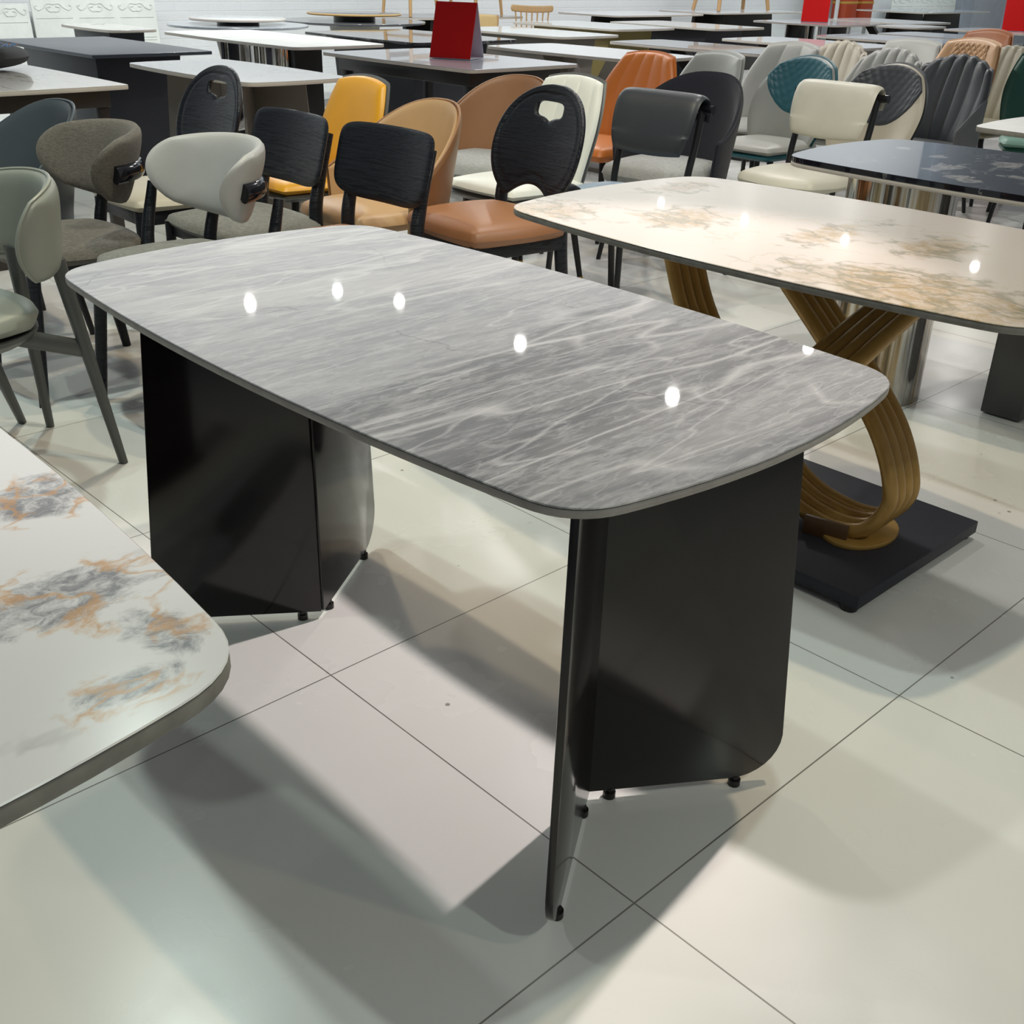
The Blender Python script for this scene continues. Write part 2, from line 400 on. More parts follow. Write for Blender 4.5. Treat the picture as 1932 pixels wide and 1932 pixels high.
# ------------------------------------------------------------------ main table
T = thing('dining_table', 'grey slate dining table with folded black steel legs, largest in the middle', 'table', (1.115, 1.36, 0))
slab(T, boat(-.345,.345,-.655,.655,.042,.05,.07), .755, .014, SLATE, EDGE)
def vleg(fold, e1, e2, top_in):
    """folded steel leg: two splayed plates meeting at an upright fold, rounded outer foot"""
    h0, h1 = .018, .741
    leg = None
    F = V((*fold, 0))
    for i, e in enumerate((e1, e2)):
        E_ = V((*e, 0)); d = (E_-F); ln = d.length; d.normalize()
        tp = ln-top_in; r = .085
        poly = [F+V((0,0,h0))]
        poly += [F+d*(ln-r)+V((0,0,h0))]
        ca = V((0,0,0))
        for k in range(1, 9):
            a = PI/2*k/8
            poly.append(F + d*(ln-r+r*math.sin(a)) + V((0,0,h0+r*(1-math.cos(a)))))
        poly.append(F+d*tp+V((0,0,h1))); poly.append(F+V((0,0,h1)))
        nrm = d.cross(V((0,0,1)))
        b = MB().plate(poly, nrm, .012)
        if leg is None: leg = b.build('leg', BRONZE, T, bevel=.002, angle=30)
        else: b.build('side_plate', BRONZE, leg, bevel=.002, angle=30)
        for t in (.12, .78):
            MB().lathe(F+d*(ln*t), [(.011,0),(.011,.012),(.007,.012),(.007,.02)], 14).build('levelling_foot', BLK, leg)
    return leg
# near leg opens toward the near end of the table, far leg toward the far end
ox, oy = 1.115, 1.36
vleg((1.118-ox, .955-oy), (.832-ox, .765-oy), (1.402-ox, .765-oy), .05)
vleg((1.112-ox, 1.735-oy), (.832-ox, 1.935-oy), (1.402-ox, 1.935-oy), .05)

# ------------------------------------------------------------------ white marble table (near left)
T = thing('dining_table', 'white marble dining table with grey and amber veins, cropped at the lower left', 'table', (.03, 1.33, 0))
slab(T, boat(-.36,.345,-.635,.635,.035,.045,.075), .755, .020, WHITEM, EDGEG)
MB().box((-.1,.1,.37),(.09,.5,.70)).build('leg', BLK, T, bevel=.004)
MB().box((-.1,.15,.012),(.34,.6,.024)).build('base_plate', BLK, T, bevel=.004)

# ------------------------------------------------------------------ gold table
T = thing('dining_table', 'cream marble dining table on looping ribbed gold tubes and black plinth', 'table', (2.22, 1.32, 0))
slab(T, boat(-.375,.375,-.64,.64,.055,.05,.08), .755, .016, CREAM, EDGEG)
MB().box((.065,0,.0315),(.57,.72,.033)).build('plinth', DKNAVY, T, bevel=.003)
for sx in (-.2,.33):
    for sy in (-.33,.33): MB().lathe((sx,sy,0),[(.02,0),(.02,.016)],14).build('plinth_foot', BLK, T)
def spl(pts, n=10):
    pts = [V(p) for p in pts]; P = [pts[0]*2-pts[1]] + pts + [pts[-1]*2-pts[-2]]; out = []
    for i in range(1, len(P)-2):
        for k in range(n):
            t = k/n; a, b_, c, d = P[i-1], P[i], P[i+1], P[i+2]
            out.append(.5*((2*b_)+(c-a)*t+(2*a-5*b_+4*c-d)*t*t+(3*b_-a-3*c+d)*t**3))
    out.append(P[-2]); return out
def ribbon(path, name='gold_tube'):
    """path: (x, y, z, width-direction tilt) points, four tubes side by side"""
    first = None
    for k in range(4):
        off = (k-1.5)*.034
        pts = [(x+off*math.cos(a), y+off*math.sin(a)*.0, z+off*math.sin(a)) for x, y, z, a in path]
        o = MB().tube(spl(pts, 7), .0185, 12).build(name, GOLD, T)
cy = 1.32; cx = 2.22
R1 = [(2.30,1.80,.737,0),(2.30,1.755,.60,0),(2.29,1.68,.46,0),(2.28,1.52,.28,0),(2.27,1.33,.125,.1),(2.27,1.20,.08,.15),(2.28,1.10,.088,.1),(2.30,1.055,.15,0),(2.30,1.06,.22,0),(2.31,1.11,.31,0),(2.32,1.19,.395,0),(2.33,1.32,.51,0),(2.34,1.45,.62,0),(2.34,1.57,.737,0)]
ribbon([(x-cx,y-cy,z,a) for x,y,z,a in R1])
def cross_ribbon(path):
    for k in range(4):
        off = (k-1.5)*.036
        MB().tube(spl([(x-cx, y-cy+off*math.cos(a), z+off*math.sin(a)) for x, y, z, a in path], 7), .0185, 12).build('gold_tube', GOLD, T)
cross_ribbon([(2.50,1.12,.700,-.25),(2.36,1.12,.655,-.25),(2.20,1.13,.60,-.2),(2.02,1.14,.53,-.15),(1.98,1.24,.40,.3),(2.03,1.40,.24,.9),(2.12,1.52,.13,1.1),(2.18,1.50,.085,.6),(2.22,1.38,.085,.3)])
m_ = MB()
MB().prism([(2.285-cx+.115*math.cos(a)*1.0, 1.13-cy+.085*math.sin(a)) for a in [2*PI*i/28 for i in range(28)]], .048, .060).build('mounting_collar', GOLD, T, bevel=.003)
MB().box((2.19-cx,1.17-cy,.072),(.012,.11,.05), .2).build('mounting_bracket', plain('dark_gold_bracket', (.10,.05,.02), .4), T, bevel=.003)

# ------------------------------------------------------------------ black marble table (right)
T = thing('dining_table', 'glossy black marble table with white flecks on a mirror pedestal with painted reflection bands', 'table', (3.40, 1.32, 0))
slab(T, boat(-.335,.335,-.66,.66,.05,.05,.07), .765, .030, BLACKM, EDGEP, skin=.016, bev=.004)
MB().lathe((-.06,.40,0), [(.17,.0),(.17,.735)], 40).build('pedestal', MIRROR_REFL, T)
MB().box((.12,-.02,.37),(.16,.13,.73)).build('pedestal', plain('charcoal_pedestal', (.055,.055,.055), .35), T, bevel=.004)

# ------------------------------------------------------------------ chairs
def leg_t(parent, top, foot, r0, r1, mat, tip=None, n=12):
    o = MB().tube([top, (V(top)+V(foot))/2, foot], [r0, (r0+r1)/2, r1], n).build('leg', mat, parent)
    if tip:
        d = (V(top)-V(foot)); MB().tube([V(foot)+V((0,0,.001)), V(foot)+d*.16], [r1*1.08, r1*1.2], n).build('leg_tip', tip, o)
    return o

def cushion(parent, w, d, z, th, mat, k=.45, name='seat', dome=.012, y=0, front_w=1.0):
    def P(u, v):
        a, b_ = sq(u, v, k); ww = w/2*(1 + (front_w-1)*(-b_*.5+.5))
        return (a*ww, y+b_*d/2, z-th/2 + dome*(1-a*a)*(1-b_*b_))
    return MB().pad(P, th, 22, 22, prof=6).build(name, mat, parent)

def rim(P, off, n=26, r=.004, v_lo=-1):
    pts = []
    for i in range(n): pts.append(P(-1+2*i/n, 1))
    for i in range(n): pts.append(P(1, 1-2*i/n))
    for i in range(n): pts.append(P(1-2*i/n, -1))
    for i in range(n): pts.append(P(-1, -1+2*i/n))
    return MB().tube([V(p)+V(off) for p in pts], r, 6, closed=True)

def wood_frame(t, mat, hw=.19, top=.745, bend=.05, seat_z=.44, box=True):
    for s in (-1, 1):
        leg_t(t, (s*hw*.98, -.185, seat_z), (s*hw, -.20, 0), .018, .014, mat)
        pts = spl([(s*hw, .245, 0), (s*hw*.97, .20, .25), (s*hw*.95, .185, .46), (s*hw*.95, .205, .58), (s*hw*.95, .255, top)], 6)
        n = len(pts)
        MB().tube(pts, [.0145+.006*math.sin(PI*i/(n-1)) for i in range(n)], 12, flat=(1.0,1.25)).build('leg', mat, t)
    if box: MB().box((0,0,seat_z-.025),(hw*2+.02,.38,.05)).build('seat_frame', mat, t, bevel=.004)

def panel_chair(label, x, y, rot, seat_mat, seat_top=.47):
    t = thing('dining_chair', label, 'chair', (x, y), rot)
    wood_frame(t, WOODB)
    cushion(t, .46, .43, seat_top, .06, seat_mat, .4)
    def P(u, v):
        a, b_ = sup(u, v, 7 if v > 0 else 4)
        s, q = a*.240, b_*.118
        return (s, .228 + .28*q - .62*s*s, .680 + q)
    MB().pad(P, .018, 26, 18, prof=14).build('backrest', WOODB, t)
    return t

def oval_chair(label, x, y, rot, seat_mat, thick=.09):
    t = thing('dining_chair', label, 'chair', (x, y), rot)
    wood_frame(t, WOODB, hw=.19, top=.575)
    def P(u, v):
        a, b_ = sq(u, v, .4); return (a*.24, b_*.22-.01, .46 + .018*(1-a*a)*(1-b_*b_))
    MB().pad(P, thick, 24, 24, prof=5).build('seat', seat_mat, t)
    # round plywood back with a grip hole, carved border and arched bottom
    W, H = .245, .203; hc = V((0, .122))
    def outer(a):
        c, s = math.cos(a), math.sin(a)
        return V((W*math.copysign(abs(c)**.9, c), H*math.copysign(abs(s)**.9, s)))
    def ray_out(ang):
        # distance from the hole centre to the outline in direction ang (numeric)
        d = V((math.cos(ang), math.sin(ang))); lo, hi = 0, .6
        def inside(p):
            e = (abs(p.x)/W)**2.15 + (abs(p.y)/H)**2.15
            if e > 1: return False
            arch = -.125 - 3.2*(p.x**2)          # arched bottom edge
            if p.y < arch: return False
            return True
        for _ in range(40):
            m = (lo+hi)/2
            if inside(hc + d*m): lo = m
            else: hi = m
        return hc + d*lo
    n = 144; rings = 26
    def hole(ang):
        d = V((math.cos(ang), math.sin(ang))); w, h = .074, .026
        k = 1/((abs(d.x)/w)**4+(abs(d.y)/h)**4)**(1/4)
        p = hc + d*k
        if d.y < 0: p.y -= .012*math.exp(-(p.x/.022)**2)
        return p
    def to3(p, off):
        return V((p.x, .232+.30*p.y-.55*p.x*p.x+off, .705+p.y))
    fr = []; bk = []
    for j in range(rings+1):
        f = j/rings
        for i in range(n):
            a = 2*PI*i/n + PI/2; p = hole(a)*(1-f) + ray_out(a)*f
            dist = (ray_out(a)-p).length
            g = -.004*math.exp(-((dist-.032)/.006)**2)
            edge = .004 if (f > .999 or f < .001) else 0
            fr.append(to3(p, -.009-g+edge)); bk.append(to3(p, .009-edge))
    m = MB(); M_ = len(fr); fs = []
    for j in range(rings):
        for i in range(n):
            q = [j*n+i, j*n+(i+1) % n, (j+1)*n+(i+1) % n, (j+1)*n+i]
            fs.append(q); fs.append([z+M_ for z in q[::-1]])
    for i in range(n):
        k = (i+1) % n
        fs.append([i, k, k+M_, i+M_]); fs.append([rings*n+i, rings*n+k, rings*n+k+M_, rings*n+i+M_][::-1])
    m.add(fr+bk, fs); m.build('backrest', WOODB, t, angle=60)
    return t

def horn_chair(label, x, y, rot, pad_mat, seat_mat, wide=1.30, hgt=.122):
    t = thing('horn_back_chair', label, 'chair', (x, y), rot)
    for s in (-1, 1):
        leg_t(t, (s*.19,-.17,.44), (s*.215,-.215,0), .021, .016, WOODB)
        pts = spl([(s*.215,.245,0),(s*.20,.205,.25),(s*.185,.20,.45),(s*.175,.245,.64)], 6)
        MB().tube(pts, [.015+.007*math.sin(PI*i/(len(pts)-1)) for i in range(len(pts))], 12).build('leg', WOODB, t)
    MB().lathe((0,0,.40), [(.18,0),(.19,.03)], 28).build('seat_frame', WOODB, t)
    cushion(t, .47, .46, .475, .07, seat_mat, .75, dome=.02)
    R = .262; sx_ = -.045
    def P(u, v):
        a, b_ = sq(u, v, .85)
        ph = a*wide; q = b_*hgt
        r = R*(1-.12*a*a) + q*.32
        return (sx_ + r*math.sin(ph), -.01 + r*math.cos(ph), .672 + q + .012*a*a)
    MB().pad(P, .046, 40, 20, prof=4).build('backrest', pad_mat, t)
    pts = []
    for i in range(25):
        a = -1+2*i/24; ph = a*wide*.80; r = R*(1-.10*a*a)+.030
        pts.append((sx_ + r*math.sin(ph), -.01+r*math.cos(ph), .668))
    MB().tube(pts, .028, 12, flat=(1.0,.62)).build('back_rail', plain('gloss_black_rail', (.008,.008,.012), .12), t)
    return t

def shell_chair(label, x, y, rot, in_mat, out_mat, seat_mat, ztop=.80, zlow=.56, rx=.255, ry=.25, wide=1.75, ribs=0, leg_mat=BLKM, tip=None, seat_w=.46, zbot=.36, flare=.16, seat_k=.5, seat_th=.09, pipe=True, power=1.35, name='barrel_chair'):
    t = thing(name, label, 'chair', (x, y), rot)
    for sx in (-1, 1):
        for sy in (-1, 1): leg_t(t, (sx*.16, sy*.15, .40), (sx*.21, sy*.21, 0), .017, .011, leg_mat, tip)
    cushion(t, seat_w, .46, .47, seat_th, seat_mat, seat_k, dome=.015, y=-.015)
    def mk(off):
        def P(u, v):
            ph = u*wide
            au = min(1, abs(u)); s = min(1, au**power); s = s*s*(3-2*s)
            zt = ztop + (zlow-ztop)*s
            if ribs: zt += .010*abs(math.cos(ribs*PI*u/2))*(1-s)
            zb = zbot + .03*au
            z = zb + (zt-zb)*(v+1)/2
            k = 1 + flare*(z-.42)/.4
            yy = math.cos(ph); yy = yy if yy > 0 else yy*.75
            return ((rx+off)*k*math.sin(ph), .0 + (ry+off)*k*yy + .10*max(0, z-.45)*max(0, math.cos(ph)), z)
        return P
    ft = (lambda u, v: .009*(abs(math.cos(ribs*PI*u/2))**.5-1)) if ribs else None
    MB().pad(lambda u, v: mk(-.004)(-u, v), .030, 72 if ribs else 44, 20, front=.75, back=.2, prof=10, ft=None if not ribs else ft).build('backrest', in_mat, t)
    MB().pad(lambda u, v: mk(.012)(-u, v), .016, 44, 18, prof=10).build('outer_shell', out_mat, t)
    if pipe:
        P = mk(.008); MB().tube([P(-1+2*i/40, 1.0) for i in range(41)], .005, 8).build('piping', out_mat, t)
    return t

def bucket_chair(label, x, y, rot, cush, shell, seat, top=.88, wt=.36, wm=.46, wb=.44, k=.38, lean=.15, wrap=.10, ribs=0, quilt=None, lens=None, leg_mat=BLKM, tip=None, scallop=0, name='upholstered_chair', seat_w=.46, box_seat=False, arms=False, th=.045):
    t = thing(name, label, 'chair', (x, y), rot)
    for sx in (-1, 1):
        for sy in (-1, 1): leg_t(t, (sx*.15, sy*.15, .40), (sx*.20, sy*.205, 0), .017, .011, leg_mat, tip)
    cushion(t, seat_w, .46, .475, .085 if box_seat else .055, seat, .3 if not box_seat else .22, dome=.012, y=-.02)
    MB().pad(lambda u, v: (sq(u,v,.35)[0]*(seat_w/2-.005), sq(u,v,.35)[1]*.225-.02, .415), .045, 16, 16, prof=6).build('seat_shell', shell, t)
    zb = .43; h = top-zb
    def surf(off):
        def P(u, v):
            a, b_ = sq(u, v, k*(1 if v > 0 else .25))
            q = (b_+1)/2
            w = (wb + (wm-wb)*math.sin(PI/2*min(1, q/.5)) if q < .5 else wm + (wt-wm)*((q-.5)/.5)**1.6)/2 + off*.4
            s = a*w
            z = zb + h*q + off*.5*q
            if scallop: z += .012*abs(math.cos(scallop*PI*u/2))*max(0, (v-.5)*2) - .05*a*a*max(0, v)
            y_ = .185 + lean*q**1.25 - wrap*(abs(a)**2.2)*(1-.55*q) + off
            return (s, y_, z)
        return P
    def ft(u, v):
        d = 0
        if ribs: d += .008*(abs(math.cos(ribs*PI*u/2))**.45-1)
        return d
    B_ = surf(0)
    bk = MB().pad(B_, th, 60 if ribs else 28, 26, front=.6, back=.3, prof=7, ft=ft if ribs else None).build('backrest', cush, t)
    MB().pad(surf(.016), .022, 26, 22, prof=8).build('outer_shell', shell, t)
    if quilt:
        qm, q0, uw, diamonds = quilt
        def Q(u, v): return B_(u*uw, q0 + (v+1)/2*(.93-q0))
        def qf(u, v):
            a = (u*diamonds + v*diamonds*.6); c = (u*diamonds - v*diamonds*.6)
            return .008*(min(abs(math.sin(PI*a/2)), abs(math.sin(PI*c/2)))**.5)
        MB().pad(lambda u, v: V(Q(u, v))+V((0,-.026,.0)), .012, 60, 60, prof=12, front=.5, back=.6, ft=qf).build('quilted_panel', qm, t)
    if lens:
        lm, dm = lens
        def Q(u, v):
            uu = u*.97; lo = -.28 + 1.05*abs(uu)**2.2; lo = min(lo, .90)
            return B_(uu, lo + (v+1)/2*(.985-lo))
        def qf(u, v):
            a = (u*dm + v*dm*.6); c = (u*dm - v*dm*.6)
            return .004*(min(abs(math.sin(PI*a/2)), abs(math.sin(PI*c/2)))**.5)
        MB().pad(lambda u, v: V(Q(u, v))+V((0,-.024,0)), .014, 48, 40, prof=12, front=.5, back=.7, ft=qf).build('quilted_panel', lm, t)
    if arms:
        for s in (-1, 1):
            def A(u, v, s=s):
                q = (v+1)/2; f = (u+1)/2
                zt = .56 + .15*f
                return (s*(.235+.01*q), -.05 + f*.26, .44 + (zt-.44)*q)
            MB().pad(A, .035, 14, 12, prof=5).build('armrest', shell, t)
    return t

def roll_chair(label, x, y, rot, pad_mat, seat_mat):
    t = thing('roll_back_chair', label, 'chair', (x, y), rot)
    for s in (-1, 1):
        leg_t(t, (s*.17,-.17,.44), (s*.19,-.20,0), .014, .011, BLKM)
        MB().tube(spl([(s*.19,.235,0),(s*.185,.20,.44),(s*.185,.245,.66),(s*.185,.27,.785)], 5), .0145, 12).build('leg', BLKM, t)
    cushion(t, .47, .45, .475, .075, seat_mat, .6, dome=.018)
    MB().tube([(-.235,.272,.785),(.235,.272,.785)], .017, 16).build('top_rail', plain('gloss_black_tube', (.006,.006,.008), .1), t)
    # pad draped over the rail, hanging down in front
    prof = [(.300,.735),(.312,.775),(.300,.812),(.272,.826),(.243,.815),(.222,.785),(.205,.74),(.190,.69),(.178,.64),(.172,.60)]
    pr = spl([(0, a, b_) for a, b_ in prof], 4)
    def P(u, v):
        f = (1-v)/2*(len(pr)-1); i = min(len(pr)-2, int(f)); p = pr[i].lerp(pr[i+1], f-i)
        q = (1-v)/2; w = .205 - .035*max(0, (q-.55)/.45)**2.2
        low = -.0
        return (u*w, p.y - .25*(u*w)**2, p.z + (.012*u*u if q > .8 else 0))
    MB().pad(P, .030, 22, 40, front=.5, back=.5, prof=8).build('backrest', pad_mat, t)
    return t

def leather_set(): pass
LG = dict(
 slateblue=leather('slate_blue_leather', (.075,.092,.105)), olive=leather('olive_grey_leather', (.27,.28,.235)), ltgrey=leather('light_grey_leather', (.44,.435,.42)),
 tan=leather('tan_leather', (.55,.35,.18)), brown=leather('cognac_leather', (.34,.15,.065)), tan_out=leather('tan_shell_leather', (.30,.15,.065)), cognac2=leather('brown_shell_leather', (.33,.17,.085)),
 yellow=leather('mustard_leather', (.75,.36,.012), .38), white=leather('white_leather', (.72,.74,.68)), orange=leather('orange_leather', (.58,.17,.025)), rust=leather('rust_leather', (.32,.10,.025)),
 blackl=leather('black_leather', (.028,.033,.038), .4), cream=leather('cream_leather', (.60,.58,.48)), palegrey=leather('pale_grey_leather', (.46,.46,.42)), sage=leather('sage_grey_leather', (.34,.36,.33)),
 teal=leather('teal_leather', (.022,.12,.15)), charcoal=leather('charcoal_leather', (.045,.05,.056)), greyl=leather('mid_grey_leather', (.13,.135,.14)), peach=leather('peach_leather', (.70,.42,.22)), khaki=leather('khaki_leather', (.36,.33,.24)),
 green=leather('dark_green_leather', (.02,.10,.07)), mint=leather('mint_leather', (.30,.52,.42)), beige=leather('beige_leather', (.52,.47,.37)), navy=fabric('navy_fabric', (.016,.018,.028), .2), sky=leather('sky_blue_leather', (.25,.33,.42)),
 brownfab=fabric('brown_grey_weave', (.135,.12,.10)), greyfab=fabric('grey_weave', (.20,.20,.18), .3), silver=fabric('silver_grey_fabric', (.40,.41,.40), .2), shellgrey=plain('grey_shell', (.11,.115,.115), .4), brass=plain('brass_tip', (.5,.33,.1), .25, metal=1))
g = LG
# row beside the main table
horn_chair('brown-grey woven horn-back chair between the olive chair and the light grey one', 1.39, 3.54, -92, g['brownfab'], g['brownfab'])
horn_chair('light grey leather horn-back chair with a gloss black rail behind the main table', 1.54, 3.05, -90, g['ltgrey'], g['greyfab'])
panel_chair('black wood panel-back chair with grey woven seat, beside the light grey horn-back', 2.01, 3.48, -91, g['greyfab'])
panel_chair('black wood panel-back chair nearest the main table, in front of the tan tub chair', 2.05, 2.97, -88, g['brown'])
oval_chair('black round-back chair with grip hole and cognac leather seat', 2.62, 2.87, -97, g['brown'])
oval_chair('black round-back chair with grip hole behind the light grey horn-back', 2.00, 4.03, -93, g['beige'], .07)
shell_chair('slate blue leather tub chair at the left edge behind the woven one', 1.39, 4.15, -88, g['slateblue'], g['slateblue'], g['slateblue'], rx=.27)
shell_chair('tan leather tub chair behind the black panel-back chair', 2.53, 3.40, -92, g['tan'], g['tan_out'], g['tan'], ztop=.81)
bucket_chair('mustard yellow leather chair with tall rounded back', 2.66, 4.04, -94, g['yellow'], g['shellgrey'], g['yellow'], top=.84, wt=.38, wm=.46, wb=.44, k=.34, lean=.12, wrap=.03)
shell_chair('brown leather tub chair with white seat behind the grip-hole chair', 3.60, 3.98, -78, g['cognac2'], g['cognac2'], g['silver'], ztop=.80, seat_th=.11, zbot=.42)
bucket_chair('white leather chair with ribbed back and grey shell', 3.30, 3.42, -91, g['white'], g['shellgrey'], g['white'], top=.865, wt=.36, wm=.42, wb=.40, k=.34, lean=.14, wrap=.03, ribs=4, tip=g['brass'])
roll_chair('black leather roll-back chair with blue-grey seat behind the cream table', 3.40, 2.96, -88, g['blackl'], g['sky'])
bucket_chair('orange leather chair with ribbed winged back', 4.44, 3.98, -93, g['orange'], g['orange'], g['orange'], top=.885, wt=.34, wm=.52, wb=.42, k=.28, lean=.14, wrap=.06, ribs=5, box_seat=True)
shell_chair('navy fabric barrel armchair with silver grey seat', 4.22, 3.38, -84, g['navy'], g['navy'], g['silver'], ztop=.84, zlow=.58, seat_th=.12, seat_k=.3, pipe=False, power=1.35, rx=.27, ry=.27)
bucket_chair('sage grey leather chair between the orange and navy chairs', 5.10, 4.02, -93, g['sage'], g['sage'], g['sage'], top=.865, wt=.36, wm=.46, wb=.42, k=.34)
bucket_chair('pale grey ribbed chair behind the teal quilted one', 5.75, 3.98, -94, g['palegrey'], g['palegrey'], g['palegrey'], top=.90, wt=.38, wm=.50, wb=.42, k=.36, ribs=3)
bucket_chair('grey chair with teal quilted top and teal shell', 5.17, 3.48, -92, g['sage'], g['teal'], g['palegrey'], top=.875, wt=.40, wm=.50, wb=.40, k=.75, lens=(g['teal'], 8), seat_w=.42)
roll_chair('cream leather roll-back chair in front of the two-tone chairs', 4.44, 2.80, -90, g['cream'], g['cream'])
bucket_chair('cream chair with charcoal quilted top beside the black scalloped chair', 5.10, 2.94, -92, g['beige'], g['charcoal'], g['cream'], top=.88, wt=.40, wm=.50, wb=.40, k=.75, lens=(g['charcoal'], 8), seat_w=.44)
bucket_chair('black leather armchair with scalloped ribbed back', 5.80, 2.96, -92, g['charcoal'], g['greyl'], g['greyl'], top=.885, wt=.44, wm=.48, wb=.38, k=.40, ribs=6, scallop=6, arms=True)
bucket_chair('peach leather chair with diamond quilted top', 6.42, 3.20, -94, g['peach'], g['peach'], g['peach'], top=.95, wt=.36, wm=.42, wb=.42, k=.34, quilt=(g['peach'], .32, .62, 6))
bucket_chair('rust orange chair behind the peach quilted one', 7.72, 3.72, -95, g['rust'], g['rust'], g['rust'], top=.95, wt=.36, wm=.44, k=.36)
bucket_chair('khaki scalloped chair right of the peach quilted one', 7.05, 3.24, -93, g['khaki'], g['khaki'], g['khaki'], top=.88, wt=.44, wm=.48, k=.5, ribs=7, scallop=7)
bucket_chair('pale grey scalloped chair between the teal and charcoal topped chairs', 5.98, 3.46, -93, g['palegrey'], g['palegrey'], g['palegrey'], top=.885, wt=.44, wm=.48, wb=.40, k=.5, ribs=6, scallop=6)
bucket_chair('cream scalloped chair peeking out behind the pale grey scalloped one', 6.45, 4.08, -93, g['beige'], g['beige'], g['beige'], top=.875, wt=.44, wm=.48, wb=.40, k=.5, ribs=6, scallop=6)
bucket_chair('smooth light grey chair behind the black scalloped one', 7.05, 3.90, -93, g['palegrey'], g['palegrey'], g['palegrey'], top=.89, wt=.42, wm=.46, wb=.42, k=.28)
bucket_chair('dark green leather chair with mint seat at the right edge', 6.66, 2.64, -65, g['green'], g['green'], g['mint'], top=.90, wt=.40, wm=.50, wb=.44, k=.36)

# olive chair at the far left: wrapped back on A-shaped grey wooden legs
t = thing('wrapped_back_chair', 'olive grey leather chair with A-shaped grey wooden legs at the left edge', 'chair', (.84, 2.93), -90)
def loc(p):      # world -> chair local for rot -90
    dx, dy, z = p[0]-.84, p[1]-2.93, p[2]
    return (-dy, dx, z)
def PB(u, v):
    a, b_ = sq(u, v, .62); ph = a*1.15; q = b_*.115
    r = .262*(1-.05*a*a) + q*.10
    return (.02 + r*math.sin(ph), .0 + r*math.cos(ph), .665 + q - .02*a*a)
MB().pad(lambda u, v: PB(-u, v), .045, 36, 22, prof=5).build('backrest', g['olive'], t)
rim(lambda u, v: V(PB(u, v)), (0,0,0), r=.005).build('piping', g['olive'], t)
cushion(t, .44, .44, .475, .065, g['olive'], .95, dome=.015, y=-.02)
MB().lathe((0,-.02,.385), [(.19,0),(.215,.02),(.215,.03)], 36).build('seat_frame', GREYW, t)
for top, foot, nm in (((1.075,2.80,.58),(1.16,2.775,0),'leg'), ((1.05,3.03,.58),(1.115,3.165,0),'leg'), ((.72,2.80,.39),(.66,2.74,0),'leg'), ((.92,3.04,.39),(1.065,3.25,0),'leg')):
    leg_t(t, loc(top), loc(foot), .021, .012, GREYW)
MB().tube([loc((.95,2.80,.40)), loc((1.105,2.795,.34))], .018, 10, flat=(1.3,.6)).build('side_rail', GREYW, t)

# ------------------------------------------------------------------ background tables
def table(label, x0, x1, y0, y1, top, edge, base='box', z=.755, th=.02, bl=.03, bs=.03, r=.06, base_mat=BLK, name='dining_table', group=None, apron=None):
    cx, cy, w, d = (x0+x1)/2, (y0+y1)/2, x1-x0, y1-y0
    t = thing(name, label, 'table', (cx, cy), 0, group)
    slab(t, boat(-w/2, w/2, -d/2, d/2, bl, bs, r), z, th, top, edge)
    zt = z-th-.001
    if base == 'box':
        for s in (-1, 1):
            MB().box((0, s*d*.27, zt/2), (w*.5, .06, zt), 0, 1.2).build('leg', base_mat, t, bevel=.004)
    elif base == 'block':
        MB().box((0, 0, zt/2), (w*.72, d*.72, zt), 0, .9).build('pedestal', base_mat, t, bevel=.005)
    elif base == 'four':
        MB().box((0, 0, zt-.04), (w*.84, d*.88, .075)).build('apron', base_mat, t, bevel=.004)
        for sx in (-1, 1):
            for sy in (-1, 1): MB().box((sx*w*.38, sy*d*.41, zt/2-.02), (.05,.05,zt-.04)).build('leg', base_mat, t, bevel=.003)
    elif base == 'mirror':
        for s in (-1, 1):
            MB().box((0, s*d*.26, zt/2), (w*.30, .055, zt)).build('leg', BLK, t, bevel=.003)
            pts = [(w*.30*math.sin(a), s*d*.16+.13*math.cos(a)*s) for a in [-1.3+2.6*i/20 for i in range(21)]]
            pr_ = pts + [(px*.94, py-.014*s) for px, py in pts[::-1]]
            MB().prism(pr_, .02, zt).build('curved_panel', CHROME, t, angle=60)
        MB().box((0,0,.01),(w*.62,d*.66,.02)).build('base_plate', BLK, t, bevel=.003)
    elif base == 'cross':
        for s in (-1, 1):
            MB().tube([(0, s*d*.36, .0), (0, -s*d*.20, zt)], .055, 4, flat=(.5,2.2)).build('leg', base_mat, t, smooth=False)
        MB().box((0,0,.011),(w*.5,d*.8,.022)).build('base_plate', base_mat, t, bevel=.003)
    elif base == 'arch':
        for s in (-1, 1):
            pts = spl([(0, s*d*.40, .03), (0, s*d*.26, .30), (0, s*d*.14, .5), (0, s*d*.22, zt)], 6)
            MB().tube(pts, .05, 4, flat=(.55,3.2)).build('leg', base_mat, t, smooth=False)
        MB().box((0,0,.015),(w*.55,d*.86,.03)).build('base_plate', base_mat, t, bevel=.003)
    elif base == 'fold':
        for s in (-1, 1):
            f = V((0, s*d*.13, 0))
            for e in ((-w*.36, s*d*.34), (w*.36, s*d*.34)):
                E_ = V((*e, 0)); p = [f+V((0,0,.012)), E_+V((0,0,.012)), f.lerp(E_, .86)+V((0,0,zt)), f+V((0,0,zt))]
                MB().plate(p, (E_-f).cross(V((0,0,1))), .014).build('leg', base_mat, t, bevel=.002)
    return t
BASEG = plain('taupe_pedestal', (.17,.15,.13), .4); DKB = plain('dark_pedestal', (.022,.024,.034), .4); OLIVEB = plain('olive_gold_pedestal', (.20,.155,.05), .4); CONC = plain('stone_pedestal', (.36,.36,.34), .6)
